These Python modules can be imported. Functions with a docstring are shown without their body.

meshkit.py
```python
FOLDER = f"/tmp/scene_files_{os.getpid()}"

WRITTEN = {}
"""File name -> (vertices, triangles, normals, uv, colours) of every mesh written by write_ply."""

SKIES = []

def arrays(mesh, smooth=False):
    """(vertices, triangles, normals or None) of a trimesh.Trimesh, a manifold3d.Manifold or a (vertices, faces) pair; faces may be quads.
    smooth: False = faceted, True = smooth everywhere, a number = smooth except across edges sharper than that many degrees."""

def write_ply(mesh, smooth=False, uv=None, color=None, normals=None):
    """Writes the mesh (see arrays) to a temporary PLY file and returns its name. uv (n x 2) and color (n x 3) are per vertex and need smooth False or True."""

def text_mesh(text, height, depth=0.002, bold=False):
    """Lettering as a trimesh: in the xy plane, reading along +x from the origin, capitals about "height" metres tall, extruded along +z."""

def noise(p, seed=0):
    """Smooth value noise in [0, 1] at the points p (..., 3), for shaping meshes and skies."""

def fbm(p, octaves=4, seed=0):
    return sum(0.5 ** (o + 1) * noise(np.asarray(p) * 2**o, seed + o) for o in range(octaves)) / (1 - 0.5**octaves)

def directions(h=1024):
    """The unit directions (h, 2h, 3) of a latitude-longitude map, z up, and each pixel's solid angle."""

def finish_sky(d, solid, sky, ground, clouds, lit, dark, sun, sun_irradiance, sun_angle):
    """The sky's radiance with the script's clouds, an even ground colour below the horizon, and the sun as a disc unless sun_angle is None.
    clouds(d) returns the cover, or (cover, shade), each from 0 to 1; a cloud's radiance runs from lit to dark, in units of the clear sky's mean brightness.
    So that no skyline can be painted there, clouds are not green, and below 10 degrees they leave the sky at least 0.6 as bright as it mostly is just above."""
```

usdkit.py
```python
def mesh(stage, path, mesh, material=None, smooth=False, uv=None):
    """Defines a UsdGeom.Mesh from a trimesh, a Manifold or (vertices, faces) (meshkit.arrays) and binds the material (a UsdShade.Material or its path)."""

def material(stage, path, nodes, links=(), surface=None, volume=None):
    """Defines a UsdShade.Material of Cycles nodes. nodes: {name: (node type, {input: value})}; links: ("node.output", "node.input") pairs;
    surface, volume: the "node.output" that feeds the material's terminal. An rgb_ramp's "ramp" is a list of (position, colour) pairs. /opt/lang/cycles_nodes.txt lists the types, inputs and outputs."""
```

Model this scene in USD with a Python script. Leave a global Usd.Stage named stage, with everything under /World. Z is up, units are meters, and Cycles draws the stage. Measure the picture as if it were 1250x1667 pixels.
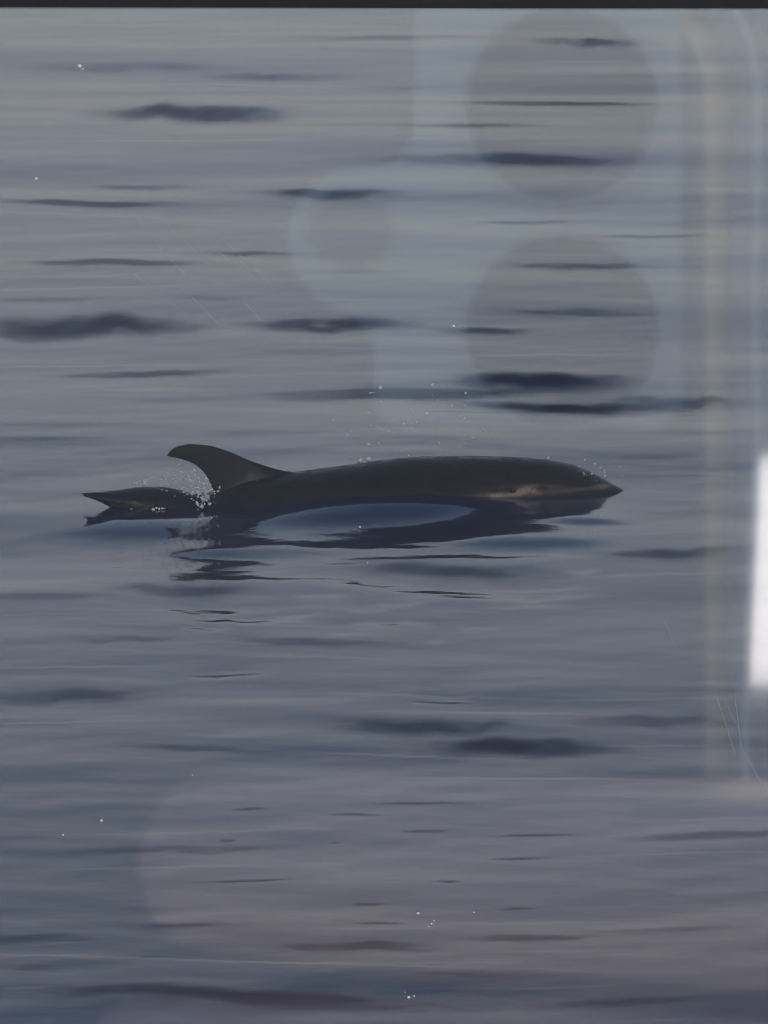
import math
import numpy as np
import trimesh
import manifold3d as m3
import usdkit
import meshkit
from pxr import Gf, Sdf, Usd, UsdGeom, UsdLux, UsdShade, Vt

stage = Usd.Stage.CreateInMemory()
UsdGeom.SetStageUpAxis(stage, UsdGeom.Tokens.z)
UsdGeom.SetStageMetersPerUnit(stage, 1.0)
UsdGeom.Xform.Define(stage, "/World")
UsdGeom.Scope.Define(stage, "/World/Looks")
rng = np.random.default_rng(11)
V = lambda *a: np.array(a, float)
unit = lambda a: np.asarray(a, float) / np.linalg.norm(a)

# ------------------------------------------------------------------ camera, sky, sun, exposure
EYE = V(0, 0, 2.8)                       # the phone's lens, 2.8 m above the sea on a small boat
FPX = 12000.0                            # focal length in pixels of the 1250 x 1667 photograph
PITCH = math.atan((833.5 + 775) / FPX)   # looking down at the sea
EXPOSURE = 1.02
SUN_EL, SUN_AZ = math.radians(28), math.radians(160)   # azimuth from +y towards +x: behind the camera, to its right
SKY_STRENGTH, SUN_INTENSITY, SUN_ANGLE = 0.10, 0.3, 12.0

fwd, right, up = V(0, math.cos(PITCH), -math.sin(PITCH)), V(1, 0, 0), V(0, math.sin(PITCH), math.cos(PITCH))
cam = UsdGeom.Camera.Define(stage, "/World/camera")
cam.AddTransformOp().Set(Gf.Matrix4d(*right, 0, *up, 0, *(-fwd), 0, *EYE, 1))
cam.CreateHorizontalApertureAttr(36.0)
cam.CreateVerticalApertureAttr(48.0)
cam.CreateFocalLengthAttr(36.0 * FPX / 1250)
cam.CreateClippingRangeAttr(Gf.Vec2f(0.02, 20000))
cam.CreateExposureAttr(EXPOSURE)

sun_dir = V(math.sin(SUN_AZ) * math.cos(SUN_EL), math.cos(SUN_AZ) * math.cos(SUN_EL), math.sin(SUN_EL))
usdkit.material(stage, "/World/Looks/sky_material", {
    "co": ("texture_coordinate", {}),
    "sky": ("sky_texture", {"sky_type": "single_scattering", "sun_disc": False, "sun_elevation": SUN_EL, "sun_rotation": SUN_AZ, "aerosol_density": 1.0}),
    "map": ("mapping", {"mapping_type": "point", "scale": (1.0, 1.0, 3.0)}),
    "noise": ("noise_texture", {"scale": 1.7, "detail": 6.0, "roughness": 0.55}),
    "cover": ("rgb_ramp", {"ramp": [(0.0, (0.45,) * 3), (0.40, (0.52,) * 3), (0.70, (0.75,) * 3), (1.0, (0.80,) * 3)]}),
    "bw": ("rgb_to_bw", {}),
    "xyz": ("separate_xyz", {}),
    "low": ("rgb_ramp", {"ramp": [(0.0, (1.15,) * 3), (0.12, (1.1,) * 3), (0.30, (0.12,) * 3), (1.0, (0.10,) * 3)]}),
    "lowbw": ("rgb_to_bw", {}),
    "thin": ("math", {"math_type": "multiply", "use_clamp": True}),
    "grey": ("hsv", {"saturation": 0.0, "value": 1.0}),
    "tint": ("mix_color", {"blend_type": "multiply", "fac": 1.0, "b": (0.98, 0.972, 1.065)}),
    "mix": ("mix_color", {"blend_type": "mix"}),
    "bg": ("background_shader", {"strength": SKY_STRENGTH}),
}, [("co.generated", "map.vector"), ("map.vector", "noise.vector"), ("noise.fac", "cover.fac"), ("cover.color", "bw.color"), ("bw.val", "thin.value1"), ("co.generated", "xyz.vector"), ("xyz.z", "low.fac"), ("low.color", "lowbw.color"), ("lowbw.val", "thin.value2"), ("thin.value", "mix.fac"),
    ("sky.color", "grey.color"), ("grey.color", "tint.a"), ("sky.color", "mix.a"), ("tint.result", "mix.b"), ("mix.result", "bg.color")], surface="bg.background")
dome = UsdLux.DomeLight.Define(stage, "/World/sky")
UsdShade.MaterialBindingAPI.Apply(dome.GetPrim()).Bind(UsdShade.Material.Get(stage, "/World/Looks/sky_material"))
dome.GetPrim().SetCustomDataByKey("kind", "structure")
sun = UsdLux.DistantLight.Define(stage, "/World/sun")
sun.CreateIntensityAttr(SUN_INTENSITY)
sun.CreateAngleAttr(SUN_ANGLE)
sun.CreateNormalizeAttr(True)
sun.CreateColorAttr(Gf.Vec3f(1.0, 0.92, 0.80))
zx = sun_dir
xx = unit(np.cross(V(0, 0, 1), zx))
yx = np.cross(zx, xx)
sun.AddTransformOp().Set(Gf.Matrix4d(*xx, 0, *yx, 0, *zx, 0, 0, 0, 50, 1))


# ------------------------------------------------------------------ helpers
def ray(px, py):
    """Direction in which the photograph's pixel looks (for measuring where things stand)."""
    return fwd + right * (px - 625) / FPX - up * (py - 833.5) / FPX


def on_sea(px, py, z=0.0):
    d = ray(px, py)
    return EYE + d * ((z - EYE[2]) / d[2])


def at_y(px, py, y):
    d = ray(px, py)
    return EYE + d * (y / d[1])


_names = {}


def numbered(parent, name):
    k = (parent, name)
    _names[k] = _names.get(k, -1) + 1
    return f"{parent}/{name}" + (f"_{_names[k]:03d}" if _names[k] else "")


def tag(p, label=None, category=None, group=None, kind=None):
    for k, v in (("label", label), ("category", category), ("group", group), ("kind", kind)):
        if v:
            p.SetCustomDataByKey(k, v)
    return p


def obj(name, mesh, material, parent="/World", smooth=30, **tags):
    path = numbered(str(parent), name)
    m = usdkit.mesh(stage, path, mesh, "/World/Looks/" + material, smooth=smooth)
    tag(m.GetPrim(), **tags)
    return path


def thing(name, label, category, group=None):
    path = numbered("/World", name)
    tag(UsdGeom.Xform.Define(stage, path).GetPrim(), label, category, group)
    return path


def plain(name, color, rough=0.5, metallic=0.0, noise=0.0, scale=20.0, spec=0.5, **more):
    nodes = {"p": ("principled_bsdf", {"base_color": color, "roughness": rough, "metallic": metallic, "specular_ior_level": spec, **more})}
    links = []
    if noise:
        nodes["g"] = ("geometry", {})
        nodes["n"] = ("noise_texture", {"scale": scale, "detail": 5.0})
        lo, hi = [tuple(c * (1 - noise) for c in color), tuple(min(1, c * (1 + noise)) for c in color)]
        nodes["r"] = ("rgb_ramp", {"ramp": [(0.3, lo), (0.7, hi)]})
        links = [("g.position", "n.vector"), ("n.fac", "r.fac"), ("r.color", "p.base_color")]
    return usdkit.material(stage, "/World/Looks/" + name, nodes, links, surface="p.BSDF")


def cat(*ms):
    return trimesh.util.concatenate(list(ms))


def tm(man):
    me = man.to_mesh()
    return trimesh.Trimesh(np.array(me.vert_properties[:, :3]), np.array(me.tri_verts), process=False)


def mani(t):
    return m3.Manifold(m3.Mesh(np.asarray(t.vertices, np.float32), np.asarray(t.faces, np.uint32)))


def ball(c, r, n=20):
    return m3.Manifold.sphere(float(r), n).translate([float(x) for x in c])


def chain(points, radii, n=20):
    """A tapering limb: hulls of consecutive spheres."""
    out = m3.Manifold()
    for a, b, ra, rb in zip(points[:-1], points[1:], radii[:-1], radii[1:]):
        out = out + m3.Manifold.batch_hull([ball(a, ra, n), ball(b, rb, n)])
    return out


def soften(man, length, iterations=12):
    t = tm(man.refine_to_length(length))
    t.merge_vertices()
    trimesh.smoothing.filter_taubin(t, lamb=0.5, nu=0.53, iterations=iterations)
    return t


# ------------------------------------------------------------------ materials
usdkit.material(stage, "/World/Looks/sea_water", {
    "g": ("geometry", {}),
    "n": ("noise_texture", {"scale": 9.0, "detail": 4.0, "roughness": 0.55}),
    "ripple": ("attribute", {"attribute": "ripple"}),
    "rough": ("math", {"math_type": "multiply_add", "value2": 0.50, "value3": 0.05}),
    "bs": ("math", {"math_type": "multiply_add", "value2": 0.25, "value3": 0.10}),
    "b": ("bump", {"distance": 0.01}),
    "p": ("principled_bsdf", {"base_color": (0.001, 0.008, 0.036), "ior": 1.333}),
}, [("g.position", "n.vector"), ("n.fac", "b.height"), ("b.normal", "p.normal"), ("ripple.fac", "rough.value1"), ("rough.value", "p.roughness"), ("ripple.fac", "bs.value1"), ("bs.value", "b.strength")], surface="p.BSDF")
usdkit.material(stage, "/World/Looks/dolphin_skin", {
    "pale": ("attribute", {"attribute": "pale"}),
    "g": ("geometry", {}),
    "n": ("noise_texture", {"scale": 30.0, "detail": 5.0}),
    "r": ("rgb_ramp", {"ramp": [(0.3, (0.006, 0.006, 0.006)), (0.7, (0.013, 0.0125, 0.012))]}),
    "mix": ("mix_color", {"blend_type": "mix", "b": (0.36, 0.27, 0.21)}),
    "n2": ("noise_texture", {"scale": 75.0, "detail": 4.0}),
    "rr": ("rgb_ramp", {"ramp": [(0.35, (0.18,) * 3), (0.65, (0.5,) * 3)]}),
    "rb": ("rgb_to_bw", {}),
    "bump": ("bump", {"strength": 0.5, "distance": 0.006}),
    "p": ("principled_bsdf", { "specular_ior_level": 0.18}),
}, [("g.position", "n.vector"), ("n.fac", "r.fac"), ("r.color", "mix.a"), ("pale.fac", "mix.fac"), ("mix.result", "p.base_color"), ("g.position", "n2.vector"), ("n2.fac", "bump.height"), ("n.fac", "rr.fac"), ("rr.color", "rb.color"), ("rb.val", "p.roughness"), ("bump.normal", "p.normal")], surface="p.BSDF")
plain("dolphin_eye", (0.01, 0.008, 0.007), 0.08)
plain("white_spray", (0.85, 0.87, 0.88), 0.25)
usdkit.material(stage, "/World/Looks/tinted_glass", {
    "t": ("transparent_bsdf", {"color": (0.57, 0.578, 0.58)}),
    "s": ("glossy_bsdf", {"color": (0.96, 0.98, 1.0), "roughness": 0.026}),
    "f": ("fresnel", {"IOR": 2.5}),
    "m": ("mix_closure", {}),
}, [("f.fac", "m.fac"), ("t.BSDF", "m.closure1"), ("s.BSDF", "m.closure2")], surface="m.closure")
plain("black_rubber", (0.012, 0.012, 0.013), 0.6)
plain("black_gloss", (0.008, 0.008, 0.009), 0.08)
plain("phone_back", (0.185, 0.170, 0.166), 0.45, noise=0.1, scale=60)
plain("camera_module", (0.385, 0.415, 0.41), 0.5)
plain("lens_black", (0.015, 0.016, 0.02), 0.12, spec=0.2)
plain("lens_ring", (0.38, 0.41, 0.42), 0.4)
plain("gold_frame", (0.95, 0.70, 0.42), 0.4, metallic=0.25)
plain("clear_case", (0.29, 0.29, 0.275), 0.35, noise=0.35, scale=200)
plain("case_lip", (0.75, 0.80, 0.80), 0.4)
plain("phone_screen", (0.02, 0.02, 0.025), 0.1)
plain("scratch_grey", (0.16, 0.155, 0.14), 0.8)
plain("dust_grey", (0.34, 0.34, 0.33), 0.7)
plain("skin", (0.70, 0.42, 0.36), 0.5, noise=0.12, scale=90)
plain("coast_rock", (0.05, 0.06, 0.05), 0.9, noise=0.4, scale=0.02)

# ------------------------------------------------------------------ the sea: one sheet, fine where the photograph looks
def sheet_axis(lo, hi, inner, far, growth):
    a, step = [], inner[1] - inner[0]
    x, s = lo, step
    left = []
    while x > -far:
        s *= growth
        x -= s
        left.append(x)
    x, s = hi, inner[-1] - inner[-2]
    rgt = []
    while x < far:
        s *= growth
        x += s
        rgt.append(x)
    return np.concatenate([left[::-1], inner, rgt])


ys = [13.0]
while ys[-1] < 46:
    ys.append(ys[-1] + max(ys[-1] ** 2 / 2.8 / FPX * 1.9, 0.004))
ys = sheet_axis(ys[0], ys[-1], np.array(ys), 9000, 1.35)
xs = sheet_axis(-2.5, 2.5, np.linspace(-2.5, 2.5, 440), 9000, 1.35)
X, Y = np.meshgrid(xs, ys)
wr = np.random.default_rng(5)
H = np.zeros_like(X)
D = np.maximum(np.hypot(X, Y), 1)
for lam, slope, count in ((6.0, 0.008, 8), (2.2, 0.009, 12), (0.95, 0.008, 18), (0.42, 0.008, 22), (0.20, 0.005, 22)):
    fade = np.clip(21.0 / np.maximum(Y, 1), 0, 1) ** 1.6 if lam < 1.5 else 1.0
    for _ in range(count):
        l = lam * math.exp(wr.normal(0, 0.22))
        th = math.pi / 2 + wr.normal(0.12, 0.55)
        k = 2 * math.pi / l
        a = slope / k * math.sqrt(2 / count)
        H += fade * a * np.cos(k * (X * math.cos(th) + Y * math.sin(th)) + wr.uniform(0, 6.283))
H *= np.clip(1 - (np.hypot(X, Y) - 60) / 200, 0, 1)
# calmer water round the dolphin
H *= 1 - 0.6 * np.exp(-((X - 0.0) / 1.0) ** 2 - ((Y - 19.6) / 1.7) ** 2)


RIP = np.zeros_like(X)                                        # where a breath of wind roughens the water
H0 = H.copy()


def spot(px, py, w, h):
    c = on_sea(px, py)
    return c, w / FPX * c[1], h / FPX * c[1] ** 2 / EYE[2]


def cats_paw(px, py, w, h, s):
    """A dark patch of fine ripples, w by h pixels in the photograph, on a very low swell."""
    global H, RIP
    c, sx, sy = spot(px, py, w * 0.40, h * 0.42)
    tilt, off = wr.uniform(-0.22, 0.22), wr.uniform(0, 100, 3)
    x = (X - c[0]) / sx
    y = (Y - c[1] - tilt * (X - c[0])) / sy
    near = (np.abs(x) < 3) & (np.abs(y) < 5)
    x, y = x[near], y[near]
    y = y + 1.5 * (meshkit.fbm(np.stack([x * 1.1 + off[0], 0 * x, 0 * x], -1), 3) - 0.5)
    n = meshkit.fbm(np.stack([x * 2.2 + off[1], y * 0.9, 0 * x + off[2]], -1), 4)
    e = np.exp(-0.5 * np.abs(x) ** 2.3 - 0.5 * np.where(y > 0, y * 1.15, y * 0.85) ** 2)
    e = np.clip(e * (0.3 + 1.4 * n), 0, 1)
    RIP[near] = np.maximum(RIP[near], np.clip(e * min(s * 6.8, 1.35), 0, 1))
    H[near] += min(s, 0.10) * 0.22 * sy * np.tanh(y) * np.exp(-0.5 * x ** 2 - 0.02 * y ** 2)


def swell(px, py, w, h, slope, tilt=0.0):
    """One smooth ripple facing the viewer."""
    global H
    c, sx, sy = spot(px, py, w * 0.34, h * 0.42)
    x, y = (X - c[0]) / sx, (Y - c[1] - tilt * (X - c[0])) / sy
    near = (np.abs(x) < 3.5) & (y > -5) & (y < 60)
    x, y = x[near], y[near]
    H[near] += slope * sy * 1.8 * 0.5 * (1 + np.tanh(y * 1.1)) * np.exp(-np.maximum(y, 0) / 9) * np.exp(-0.5 * np.abs(x) ** 2.6)


def mirror_streak(px, py, w, h, aim=0.06):
    """A ripple tilted just so that the low dark back mirrors in it."""
    global H
    c, sx, sy = spot(px, py, w * 0.36, h * 0.42)
    k, q_ = np.argmin(np.abs(ys - c[1])), np.argmin(np.abs(xs - c[0]))
    have = (H0[k + 1, q_] - H0[k - 1, q_]) / (ys[k + 1] - ys[k - 1])
    want = (math.atan(aim / max(21.05 - c[1], 0.2)) - math.atan(2.8 / c[1])) / 2
    tilt, off = wr.uniform(-0.10, 0.10), wr.uniform(0, 100)
    x, y = (X - c[0]) / sx, (Y - c[1] - tilt * (X - c[0])) / sy
    near = (np.abs(x) < 3.5) & (y > -6) & (y < 40)
    x, y = x[near], y[near]
    y = y + 1.6 * (meshkit.fbm(np.stack([x * 1.5 + off, 0 * x, 0 * x], -1), 3) - 0.5)
    H[near] += (want - have) * sy * 1.8 * 0.5 * (1 + np.tanh(y * 1.1)) * np.exp(-np.maximum(y, 0) / 14) * np.exp(-0.5 * np.abs(x) ** 3)


STREAKS = [  # where dark ripples face the viewer: x, y, width, height in the photograph, slope
    (320, 182, 260, 24, .12), (640, 62, 300, 8, .05), (440, 122, 200, 9, .06), (200, 108, 340, 10, .05), (960, 70, 160, 14, .08), (910, 165, 320, 8, .08),
    (760, 210, 200, 8, .07), (820, 262, 420, 14, .09), (540, 313, 200, 11, .12), (160, 328, 300, 9, .09), (230, 300, 180, 7, .06), (850, 355, 160, 6, .06), (1050, 380, 220, 7, .06),
    (400, 411, 150, 7, .07), (180, 428, 260, 12, .09), (950, 433, 220, 9, .08), (340, 488, 120, 8, .05), (80, 488, 200, 7, .05), (930, 512, 240, 10, .07),
    (130, 530, 330, 30, .13), (545, 528, 240, 18, .13), (780, 538, 160, 10, .09), (230, 608, 280, 10, .08), (880, 622, 260, 22, .15), (940, 658, 330, 18, .15), (650, 640, 460, 16, .10),
    (1100, 650, 160, 16, .10), (60, 720, 240, 10, .05), (120, 700, 300, 8, .04), (1060, 745, 160, 12, .05), (1090, 900, 200, 16, .10), (730, 922, 260, 18, .10),
    (300, 958, 200, 16, .09), (60, 970, 220, 14, .06), (500, 1042, 260, 12, .08), (190, 1040, 200, 12, .07), (100, 1130, 260, 22, .09), (690, 1180, 300, 24, .11), (840, 1212, 300, 26, .15),
    (1060, 1175, 260, 18, .08), (320, 1218, 240, 10, .07), (300, 1385, 340, 14, .09), (1150, 1365, 260, 14, .09), (60, 1530, 200, 14, .08), (330, 1510, 180, 10, .07),
    (580, 1545, 260, 14, .12), (860, 1532, 220, 12, .10), (1080, 1520, 260, 10, .07), (400, 1630, 700, 30, .12), (80, 1575, 240, 18, .07), (800, 1595, 260, 10, .07), (1000, 1640, 300, 14, .08),
]
for k_ in range(70):                                          # fainter ones everywhere
    py_ = wr.uniform(20, 1660)
    STREAKS.append((wr.uniform(-60, 1310), py_, wr.uniform(120, 420), wr.uniform(5, 12) * (0.7 + py_ / 1600), wr.uniform(.01, .03)))
for s in STREAKS:
    cats_paw(*s)
swell(622, 840, 440, 27, .19, 0.52)                                 # the glassy humps along the body
swell(860, 884, 270, 17, .10)
swell(235, 868, 300, 30, .09)
swell(955, 851, 130, 9, .12)
swell(395, 897, 260, 16, .09)
for s in [(300, 880, 90, 10), (255, 848, 190, 9, .04), (300, 869, 40, 12), (250, 905, 70, 8), (430, 898, 120, 7), (560, 912, 110, 7), (650, 980, 90, 7), (850, 985, 140, 7), (520, 968, 80, 7), (480, 1000, 70, 6), (560, 1030, 60, 6), (780, 1020, 60, 6), (640, 876, 330, 9, .05), (800, 862, 260, 9, .05), (740, 902, 500, 12, .05), (560, 884, 260, 10, .05), (380, 911, 200, 11), (300, 920, 60, 9), (470, 938, 330, 12), (600, 948, 160, 10), (790, 968, 320, 15), (950, 928, 60, 10), (700, 957, 160, 10), (880, 955, 160, 7), (340, 992, 110, 13), (400, 1008, 220, 9),
          (600, 990, 60, 8), (630, 1012, 130, 9), (330, 1022, 70, 8), (365, 1097, 120, 10), (720, 1142, 90, 9), (710, 1043, 24, 9), (190, 919, 30, 9)]:
    mirror_streak(*s)
for px_, py_, w_ in [(690, 1310, 150), (400, 1320, 70), (580, 1328, 90), (690, 1355, 90), (870, 1363, 140), (840, 1402, 90), (400, 1437, 140), (600, 1475, 60), (840, 1484, 60), (545, 1373, 16), (370, 1370, 26), (620, 1508, 80), (300, 1510, 140), (730, 1440, 40), (720, 1142, 100), (365, 1097, 110)]:
    cats_paw(px_, py_, w_ * 0.9, 3.6, .13)
ny, nx = X.shape
i, j = np.meshgrid(np.arange(ny - 1), np.arange(nx - 1), indexing="ij")
q = np.stack([i * nx + j, i * nx + j + 1, (i + 1) * nx + j + 1, (i + 1) * nx + j], -1).reshape(-1, 4)
sea = obj("sea", (np.stack([X, Y, H], -1).reshape(-1, 3), q), "sea_water", smooth=True, kind="structure")


def primvar(path, name, values):
    pv_ = UsdGeom.PrimvarsAPI(stage.GetPrimAtPath(path)).CreatePrimvar(name, Sdf.ValueTypeNames.FloatArray, "vertex")
    pv_.Set(Vt.FloatArray.FromNumpy(np.ascontiguousarray(values, np.float32)))


primvar(sea, "ripple", RIP.ravel())


def sea_height(x, y):
    return H[np.argmin(np.abs(ys - y)), np.argmin(np.abs(xs - x))]


# dark spit added behind the photographer to darken the mirror image beside the phone
cx = np.linspace(-1500, 1500, 500)
ridge = 2.3 + 1.3 * meshkit.fbm(np.stack([cx / 25, 0 * cx, 0 * cx], -1), 5, seed=3)
rows = [np.stack([cx, 0 * cx - 240 - d, f * ridge - 2.0 * (f == 0)], -1) for d, f in ((0, 0.0), (3, 0.3), (8, 0.75), (14, 1.0), (40, 0.9), (90, 0.0))]
cv = np.concatenate(rows)
n = len(cx)
cf = [[r * n + k, r * n + k + n, r * n + k + n + 1, r * n + k + 1] for r in range(len(rows) - 1) for k in range(n - 1)]
obj("added_shore", (cv, np.array(cf)), "coast_rock", smooth=True, kind="structure")

# ------------------------------------------------------------------ the dolphin
YD = 21.30
ya = lambda px: 21.34 - 0.00062 * (900 - np.asarray(px, float))      # how far away its midline is: the tail is nearer than the head
bx = lambda px: (px - 625) / FPX * ya(px)
bz = lambda py, px: at_y(625, py, ya(px))[2]
# back line (x, y in the photograph), half width in metres, depth below the back line
SECT = [(1029, 805, .016, .020), (1023, 801.5, .036, .038), (1012, 794.5, .054, .060), (996, 786, .070, .088), (976, 775, .092, .13), (954, 764.5, .110, .17), (932, 756.5, .122, .20), (905, 751, .132, .23), (870, 747, .150, .27), (830, 744.5, .164, .30),
        (770, 743.5, .182, .35), (700, 744, .198, .39), (640, 748, .205, .41), (580, 756, .205, .41), (520, 764, .200, .40), (460, 773, .190, .37), (400, 785, .172, .33), (350, 801, .150, .28),
        (310, 803, .120, .24), (285, 797, .105, .20), (255, 793, .092, .16), (230, 793, .082, .11), (207, 795.5, .070, .078), (187, 798.5, .058, .056), (168, 800.5, .046, .036), (152, 802, .036, .020), (132, 803, .02, .008)]
SECT = np.array(SECT, float)
from scipy.interpolate import PchipInterpolator
pxs = np.concatenate([np.linspace(1028, 960, 28), np.linspace(955, 132, 110)])
order = np.argsort(SECT[:, 0])
zt = PchipInterpolator(SECT[order, 0], [bz(y, x) for x, y in SECT[order, :2]])(pxs)
wd = PchipInterpolator(SECT[order, 0], SECT[order, 2])(pxs)
dp = PchipInterpolator(SECT[order, 0], SECT[order, 3])(pxs)
NA = 48
ang = np.linspace(0, 2 * math.pi, NA, endpoint=False)
rings = []
for p, z, w, d in zip(pxs, zt, wd, dp):
    c, s = np.cos(ang), np.sin(ang)
    e = 0.86
    yy = w * np.sign(c) * np.abs(c) ** e
    zz = z - d / 2 + d / 2 * np.sign(s) * np.abs(s) ** 0.95
    rings.append(np.stack([np.full(NA, bx(p)), ya(p) + yy, zz], -1))
bv = np.concatenate(rings)
nr = len(rings)
bf = []
for r in range(nr - 1):
    for k in range(NA):
        a, b = r * NA + k, r * NA + (k + 1) % NA
        bf += [[a, b, b + NA], [a, b + NA, a + NA]]
bv = np.vstack([bv, rings[0].mean(0), rings[-1].mean(0)])
for k in range(NA):
    bf += [[len(bv) - 2, (k + 1) % NA, k], [len(bv) - 1, (nr - 1) * NA + k, (nr - 1) * NA + (k + 1) % NA]]
body = trimesh.Trimesh(bv, np.array(bf), process=False)
body.fix_normals()


def foil(lead, trail, thick, flat=False, steps=40):
    """A fin: aerofoil sections between a leading and a trailing line. Points are 3-D; thick is the share of the chord, across."""
    t = np.linspace(0, 1, steps)
    L = PchipInterpolator(np.linspace(0, 1, len(lead)), lead)(t)
    T = PchipInterpolator(np.linspace(0, 1, len(trail)), trail)(t)
    ax = V(0, 0, 1) if flat else V(0, 1, 0)
    u = (1 - np.cos(np.linspace(0, math.pi, 15))) / 2
    prof = 1.9 * thick * np.sqrt(u) * (1 - u) ** 0.8
    vs, ring = [], 28
    for a, b, fat in zip(L, T, np.ones(steps) if flat else 1 + 2.6 * np.exp(-(t / 0.24) ** 2)):
        ch = np.linalg.norm(b - a)
        upper = a + u[:, None] * (b - a) + ax * (prof * ch * fat)[:, None]
        lower = a + u[::-1, None][1:-1] * (b - a) - ax * (prof * ch * fat)[::-1, None][1:-1]
        vs.append(np.vstack([upper, lower]))
    v = np.concatenate(vs)
    f = []
    for r in range(steps - 1):
        for k in range(ring):
            a, b = r * ring + k, r * ring + (k + 1) % ring
            f += [[a, b, b + ring], [a, b + ring, a + ring]]
    v = np.vstack([v, vs[0].mean(0), vs[-1].mean(0)])
    for k in range(ring):
        f += [[len(v) - 2, (k + 1) % ring, k], [len(v) - 1, (steps - 1) * ring + k, (steps - 1) * ring + (k + 1) % ring]]
    t_ = trimesh.Trimesh(v, np.array(f), process=False)
    t_.fix_normals()
    return t_


P = lambda px, py: at_y(px, py, ya(px))
dorsal = foil([P(560, 812), P(505, 774), P(456, 765), P(410, 751), P(372, 735), P(338, 725), P(308, 723), P(286, 728), P(272, 741)],
              [P(340, 862), P(350, 835), P(350, 812), P(345, 793), P(335, 773), P(320, 758), P(304, 750), P(288, 745.5), P(273, 743)], 0.075)
man = mani(body) + mani(dorsal)
for s in (-1, 1):                                            # flippers, under water
    y0 = ya(760) + s * 0.15
    man = man + mani(foil([V(bx(830), y0, -.12), V(bx(790), y0 + s * .10, -.17), V(bx(730), y0 + s * .20, -.22), V(bx(670), y0 + s * .26, -.26)],
                          [V(bx(740), y0, -.14), V(bx(715), y0 + s * .10, -.18), V(bx(685), y0 + s * .20, -.22), V(bx(664), y0 + s * .26, -.26)], 0.12, flat=True, steps=14))
    z0, yt = bz(804, 150), ya(150)                            # flukes, just clear of the water and seen edge-on
    man = man + mani(foil([V(bx(178), yt, z0), V(bx(168), yt + s * .03, z0 - s * .004), V(bx(152), yt + s * .045, z0 - s * .006), V(bx(128), yt + s * .06, z0 - s * .008)],
                          [V(bx(134), yt, z0), V(bx(133), yt + s * .03, z0 - s * .004), V(bx(129), yt + s * .045, z0 - s * .006), V(bx(124), yt + s * .06, z0 - s * .008)], 0.10, flat=True, steps=14))
dol = soften(man, 0.011, 8)
dolphin = numbered("/World", "dolphin")
xf = UsdGeom.Xform.Define(stage, dolphin)
tag(xf.GetPrim(), "dark grey dolphin at the surface with a hooked dorsal fin, head to the right", "dolphin")
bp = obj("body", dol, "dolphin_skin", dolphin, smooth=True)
vv = np.asarray(dol.vertices)
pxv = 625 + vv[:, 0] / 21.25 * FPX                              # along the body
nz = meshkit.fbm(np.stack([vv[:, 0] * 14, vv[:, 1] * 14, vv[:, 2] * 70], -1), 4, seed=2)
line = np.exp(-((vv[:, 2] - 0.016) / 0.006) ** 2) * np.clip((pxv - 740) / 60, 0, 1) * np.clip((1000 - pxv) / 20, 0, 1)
wet_glint = np.exp(-((pxv - 850) / 45) ** 2 - ((vv[:, 2] - 0.028) / 0.010) ** 2)
pale = np.clip(np.clip((nz - 0.42) * 6, 0, 1) * (0.9 * line + 0.9 * wet_glint) + 0.25 * line, 0, 0.85) * (vv[:, 1] < ya(pxv))  # pale jaw, plus the wet highlight by the eye painted into the colour
primvar(bp, "pale", pale)
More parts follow.
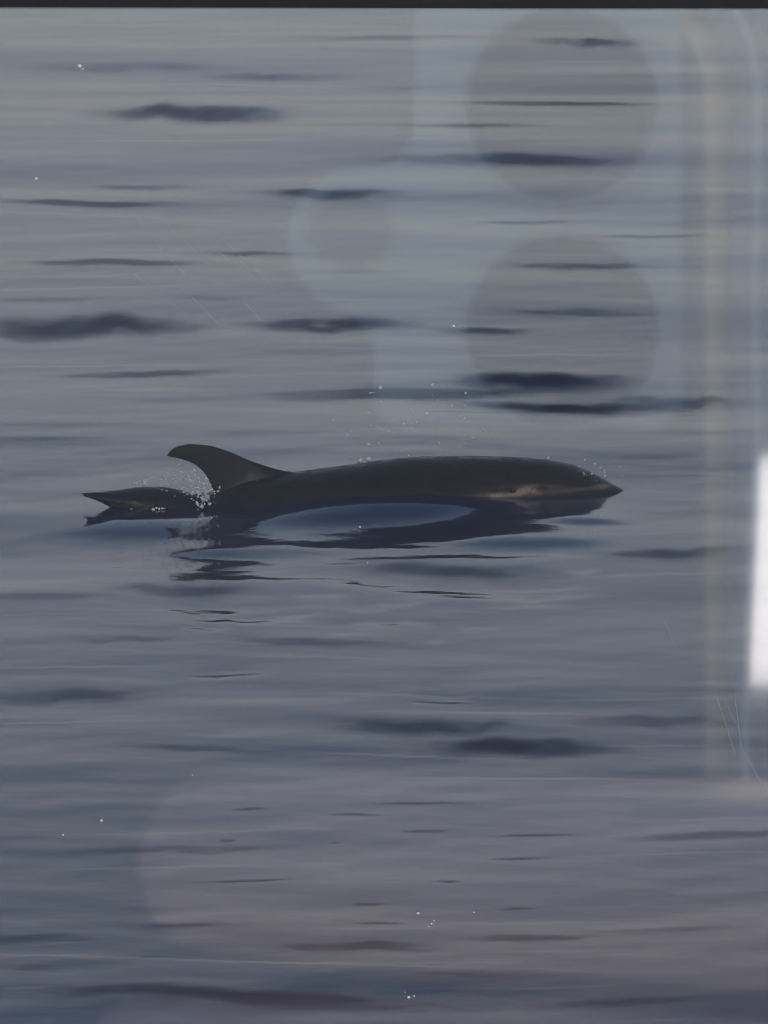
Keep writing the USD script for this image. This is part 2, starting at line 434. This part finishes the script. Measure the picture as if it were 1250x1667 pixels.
for s in (-1, 1):
    e = trimesh.creation.icosphere(2, 0.008)
    e.apply_scale([1.3, 0.6, 0.8])
    w = np.interp(835, pxs[::-1], wd[::-1])
    e.apply_translation([bx(835), ya(835) + s * (w - 0.010), bz(787, 835)])
    obj("eye", e, "dolphin_eye", dolphin, smooth=True)

# ------------------------------------------------------------------ spray
def drops(spots, seed):
    r = np.random.default_rng(seed)
    out = []
    for px, py, y, rad in spots:
        s = trimesh.creation.icosphere(1, rad)
        s.vertices += r.normal(0, 0.16 * rad, s.vertices.shape)
        s.apply_scale([r.uniform(0.8, 1.3), 1, r.uniform(0.6, 1.6)])
        s.apply_transform(trimesh.transformations.rotation_matrix(r.uniform(0, 3), [0, 1, 0]))
        s.apply_translation(at_y(px, py, y))
        out.append(s)
    return cat(*out)


r2 = np.random.default_rng(8)
spots = [(694, 673, 21.5, .0065), (600, 724, 21.4, .005), (600, 748, 21.25, .006), (586, 750, 21.25, .005), (715, 721, 21.4, .0042), (619, 631, 21.6, .0042), (704, 627, 21.6, .004), (603, 640, 21.6, .003), (657, 690, 21.5, .003),
         (632, 702, 21.5, .003), (749, 727, 21.4, .003), (770, 713, 21.4, .0025), (758, 640, 21.6, .003), (984, 766, 21.3, .0042), (715, 750, 21.2, .004), (716, 770, 21.2, .003), (586, 826, 20.9, .004), (585, 858, 20.6, .0035), (598, 916, 19.9, .0035)]
spots += [(r2.normal(670, 55), r2.normal(690, 35), 21.4 + r2.uniform(-.1, .2), abs(r2.normal(0, .0011)) + .0004) for _ in range(90)]
spots += [(r2.normal(955, 26), r2.normal(766, 11), 21.3, abs(r2.normal(0, .0012)) + .0004) for _ in range(45)]
spots += [(r2.uniform(800, 1000), 745 + r2.normal(0, 3) + max(0, 0), 21.3, r2.uniform(.0005, .001)) for _ in range(10)]
obj("splash_drops", drops(spots, 1), "white_spray", smooth=True, label="bright loose water drops flung up over the dolphin's back and head", category="spray", kind="stuff")
spots = []
for _ in range(380):                                          # a torn arc of water thrown up behind the fin
    t = r2.uniform(0, 1) ** 0.7
    cx_, cy_ = 232 + 112 * t, 786 - 16 * math.sin(t * 2.6) + 34 * t ** 2
    spots.append((cx_ + r2.normal(0, 7), cy_ + r2.normal(0, 5 + 8 * t), ya(300) - .06 - .08 * t + r2.uniform(-.05, .02), min(abs(r2.normal(0, .0007 + .0010 * t)), .0028) + .0004))
spots += [(r2.normal(326, 9), r2.normal(812, 9), ya(320) - .14, min(abs(r2.normal(0, .0022)), .004) + .0012) for _ in range(26)]
spots += [(r2.normal(238, 9), r2.normal(786, 3), ya(232) - .03, r2.uniform(.0012, .0035)) for _ in range(16)]
spots += [(r2.normal(258, 4), r2.normal(828, 1.5), ya(255) - .12, r2.uniform(.0015, .0035)) for _ in range(9)]
spots += [(r2.normal(217, 6), r2.normal(833, 1.5), ya(215) - .08, r2.uniform(.001, .003)) for _ in range(10)]
spots += [(r2.normal(347, 4), r2.uniform(838, 866), ya(345) - .3, r2.uniform(.0006, .0022)) for _ in range(24)]
obj("splash_foam", drops(spots, 2), "white_spray", smooth=True, label="small white splash behind the dorsal fin over the dolphin's tail stock", category="spray", kind="stuff")

# ------------------------------------------------------------------ added tinted pane standing for the display glass that the phone faces
PANE = 0.30                                                   # from the lens
nrm = -unit(ray(915, 170))                                    # the pane faces the lens here, so that the lens mirrors there
pu = unit(np.cross(V(0, 0, 1), nrm)) * 1.0
pu = pu if pu[0] > 0 else -pu
pv = np.cross(nrm, pu)
pv = pv if pv[2] > 0 else -pv


def frame(origin):
    m = np.eye(4)
    m[:3, 0], m[:3, 1], m[:3, 2], m[:3, 3] = pu, pv, nrm, origin
    return m


def placed(t, m):
    t = t.copy()
    t.apply_transform(m)
    return t


GL = frame(EYE - nrm * PANE)
box = lambda lo, hi: trimesh.creation.box(bounds=[lo, hi])
PX = PANE / FPX
top = 155 * PX                                                # lower edge of the top bezel, 15 px from the picture's top
boat = thing("boat", "small boat with an added tinted pane standing for a display, its black bezel across the view", "boat")
win = obj("display_pane", placed(box((-1.0, -0.50, -0.003), (1.0, 0.044, 0)), GL), "tinted_glass", boat, smooth=False)
rail = box((-1.0, top, -0.0035), (1.0, 0.045, 0.0015))
obj("top_bezel", placed(rail, GL), "black_gloss", boat, smooth=False)
obj("bottom_rail", placed(box((-1.0, -0.53, -0.030), (1.0, -0.502, 0.01)), GL), "black_rubber", boat, smooth=False)
for s in (-1, 1):
    lo, hi = sorted((s * 1.002, s * 1.04))
    obj("side_post", placed(box((lo, -0.53, -0.030), (hi, 0.045, 0.01)), GL), "black_rubber", boat, smooth=False)
specks = []
for px, py, r in [(131, 109, 4.5), (136, 114, 2.5), (60, 292, 3.5), (166, 1340, 3.2), (103, 1364, 2.4), (684, 1490, 3.2), (669, 1628, 3.5), (678, 1626, 2.2), (663, 1620, 1.6), (706, 1507, 2.4), (702, 1512, 1.8), (710, 1502, 1.6), (740, 530, 3), (588, 858, 2), (775, 1488, 1.8), (315, 1265, 1.6)]:
    s = trimesh.creation.icosphere(1, r * PX * 0.8)
    s.apply_scale([1.2, 1, 0.3])
    s.apply_scale(0.75)
    s.apply_translation([(px - 915) * PX, (170 - py) * PX, 0.0003])
    specks.append(s)
scr = []
r3 = np.random.default_rng(4)
lines = [(r3.uniform(140, 420), r3.uniform(330, 520), r3.uniform(30, 110), -math.pi / 4 + r3.normal(0, .05), .22) for _ in range(9)] + [(1093, 1030, 45, -1.2, .5), (1185, 1180, 95, -1.25, .6), (1205, 1175, 90, -1.45, .7), (1232, 1255, 80, -1.05, .8), (1195, 1165, 60, -1.1, .5)]
for px, py, ln_, an, w in lines:
    t = trimesh.creation.box([ln_ * PX, w * PX, 0.00002])
    t.apply_transform(trimesh.transformations.rotation_matrix(an, [0, 0, 1]))
    t.apply_translation([(px - 915) * PX, (170 - py) * PX, 0.00003])
    scr.append(t)
obj("scratch", placed(cat(*scr), GL), "scratch_grey", win, smooth=False, kind="stuff")
obj("dust_speck", placed(cat(*specks), GL), "dust_grey", win, smooth=False, kind="stuff")

# hull and console below it
st = []
for y, w, zt_, zb in ((-4.6, 1.15, 1.75, -.35), (-2.0, 1.25, 1.75, -.45), (0.5, 1.2, 1.85, -.45), (1.8, 0.85, 1.98, -.35), (2.6, 0.40, 2.10, -.1), (3.0, 0.03, 2.18, .5)):
    st.append(np.array([(-w, y, zt_), (-w * .92, y, .4 * zt_), (-w * .5, y, zb * .6), (0, y, zb), (w * .5, y, zb * .6), (w * .92, y, .4 * zt_), (w, y, zt_)]))
hv = np.concatenate(st)
hf = [[r * 7 + k, r * 7 + k + 1, r * 7 + k + 8, r * 7 + k + 7] for r in range(5) for k in range(6)] + [[0, 6, 5, 1], [1, 5, 4, 2], [2, 4, 3, 3]]
plain("white_gelcoat", (0.70, 0.70, 0.68), 0.25)
plain("grey_deck", (0.30, 0.30, 0.30), 0.7, noise=0.15, scale=40)
obj("hull", (hv, np.array(hf)), "white_gelcoat", boat, smooth=40)
obj("deck", (np.array([(-1.1, -4.55, 1.2), (1.1, -4.55, 1.2), (1.12, 0.5, 1.2), (0.75, 1.8, 1.2), (-0.75, 1.8, 1.2), (-1.12, 0.5, 1.2)]), np.array([[0, 1, 2, 5], [5, 2, 3, 4]])), "grey_deck", boat, smooth=False)
obj("console", box((-1.04, 0.28, 1.203), (1.04, 0.62, 2.20)), "white_gelcoat", boat, smooth=False)

added_arch = [box((-1.2, -3.75, 2.885), (1.2, -3.45, 3.45))] + [box((a_, -3.7, 1.5), (a_ + .09, -3.5, 2.884)) for a_ in (-1.19, 1.10)]  # arch added behind the camera to block bright sky in the mirror image
plain("added_arch_grey", (0.22, 0.20, 0.21), 0.6)
obj("added_arch", cat(*added_arch), "added_arch_grey", boat, smooth=False)

# ------------------------------------------------------------------ the phone
MM = 0.001
PH = frame(EYE)
PH[:3, 2] *= -1                                               # z towards the glass
ROT = math.radians(0.35)                                       # slightly turned in the hand


def rrect(w, h, r, n=10):
    import shapely
    return shapely.box(-w / 2 + r, -h / 2 + r, w / 2 - r, h / 2 - r).buffer(r, quad_segs=n)


def slab(shape, z0, z1):
    t = trimesh.creation.extrude_polygon(shape, (z1 - z0) * MM, engine="earcut")
    t.apply_translation([0, 0, z0 * MM])
    return t


def phone_part(t):
    """Local millimetre frame of the phone, its upper lens at the origin (the viewer's right is +x)."""
    c, s = math.cos(ROT), math.sin(ROT)
    m = np.eye(4)
    m[:2, :2] = [[c, -s], [s, c]]
    return placed(t, PH @ m)


import shapely
from shapely import affinity
W, Hh = 75.0, 151.0
CX, CY = 13.6 - W / 2, 11.5 - Hh / 2
sh = lambda g, x=CX, y=CY: affinity.scale(affinity.translate(g, x, y), MM, MM, origin=(0, 0))
phone = thing("phone", "phone in a clear case held up to the tinted glass, seen mirrored in it", "phone")
obj("back_panel", phone_part(slab(sh(rrect(W - 4, Hh - 4, 9)), -4.5, -3.5)), "phone_back", phone)
fr = sh(rrect(W, Hh, 11)).difference(sh(rrect(W - 3.9, Hh - 3.9, 9)))
ri, ro = [np.array(sh(rrect(w_, h_, r_)).exterior.coords)[:-1] for w_, h_, r_ in ((W - 3.9, Hh - 3.9, 9), (W, Hh, 11))]
nq = len(ri)
cham = trimesh.Trimesh(np.vstack([np.c_[ri, np.full(nq, -3.4 * MM)], np.c_[ro, np.full(nq, -4.6 * MM)]]), [f for k in range(nq) for f in ([k, (k + 1) % nq, nq + (k + 1) % nq], [k, nq + (k + 1) % nq, nq + k])], process=False)
obj("metal_frame", phone_part(cat(slab(fr, -10.5, -4.65), cham)), "gold_frame", phone)
obj("screen", phone_part(slab(sh(rrect(W - 0.2, Hh - 0.2, 10.9)), -11.6, -10.6)), "phone_screen", phone)
outer = rrect(W + 5.2, Hh + 5.2, 13, 14)
bite = shapely.Polygon([(16.3, 0), (16.0, -14), (16.1, -28), (15.95, -34), (15.6, -40), (15.25, -48), (15.1, -52), (15.15, -57), (16.1, -68), (16.3, -76), (30, -76), (30, 0)])
outer = outer.difference(affinity.translate(bite, -CX, -CY))
ca = sh(outer).difference(sh(rrect(W + 0.3, Hh + 0.3, 11.1)))
case = obj("case", phone_part(slab(ca, -11.0, -3.0)), "clear_case", phone)
lip = sh(outer).difference(sh(outer.buffer(-0.5)))
obj("lip", phone_part(slab(lip, -2.95, -2.4)), "case_lip", case)
btn = shapely.Polygon([(0, 0), (0, 45), (1.1, 44), (1.1, 3.5)])
obj("side_button", phone_part(slab(sh(btn, 16.1, -29.5), -9, -3.2)), "clear_case", phone)
mod = shapely.union_all([shapely.box(-12.6, -27, 10.2, 9.8), shapely.Point(-16.5, -11).buffer(6.5), shapely.box(-16, -27, 0, -11)])
mod = mod.buffer(-3).buffer(6).buffer(-3.5)
obj("camera_module", phone_part(slab(sh(mod, 0, 0), -3.45, -2.4)), "camera_module", phone)
for y in (0.0, -18.5):
    ring = shapely.Point(0, 0).buffer(8.35, quad_segs=24).difference(shapely.Point(0, 0).buffer(7.9, quad_segs=24))
    ln = obj("lens", phone_part(slab(sh(shapely.Point(0, 0).buffer(7.88, quad_segs=24), 0, y), -2.35, -1.6)), "lens_black", phone)
    obj("ring", phone_part(slab(sh(ring, 0, y), -2.35, -1.3)), "lens_ring", ln)
obj("flash", phone_part(slab(sh(shapely.Point(0, 0).buffer(3.2), -17.3, -10.3), -2.35, -2.0)), "phone_back", phone)

# ------------------------------------------------------------------ the hand round the phone's lower right edge
def HP(x, y, z):
    return V(x, y, z) * MM


hand = m3.Manifold()
for k, (y, tipx, r, rise) in enumerate([(-62.5, -27, 8.7, 0), (-80.5, -32, 8.8, -1), (-98, -29, 8.2, -2), (-114, -20, 7.2, -3)]):
    z = -3.0 + r
    pts = [HP(24, y - 4, -14), HP(20.5, y - 2, 0.5), HP(2, y - 0.5, z + 1), HP(tipx * 0.45, y, z + 0.3), HP(tipx, y + 1.0, z - 0.5)]
    hand = hand + chain([p for p in pts], [r * MM * q for q in (1.12, 1.05, 1.04, 1.0, 0.88)], 24)
palm = m3.Manifold.batch_hull([ball(HP(26, -66, -16), .011), ball(HP(26, -118, -16), .010), ball(HP(28, -75, -34), .013), ball(HP(26, -120, -34), .013), ball(HP(22, -150, -34), .016)])
hand = hand + palm + chain([HP(24, -128, -30), HP(22, -90, -27), HP(6, -66, -22), HP(-10, -54, -20)], [.013, .0115, .0095, .008], 24)
fore = chain([HP(22, -148, -34), HP(26, -175, -48), HP(60, -260, -150), HP(95, -330, -260)], [.022, .024, .033, .042], 24)
hand = soften(hand + fore, 0.004, 10)
obj("person", phone_part(hand), "skin", smooth=True, label="person's bare hand gripping the phone round its edge, fingers across its back", category="person")
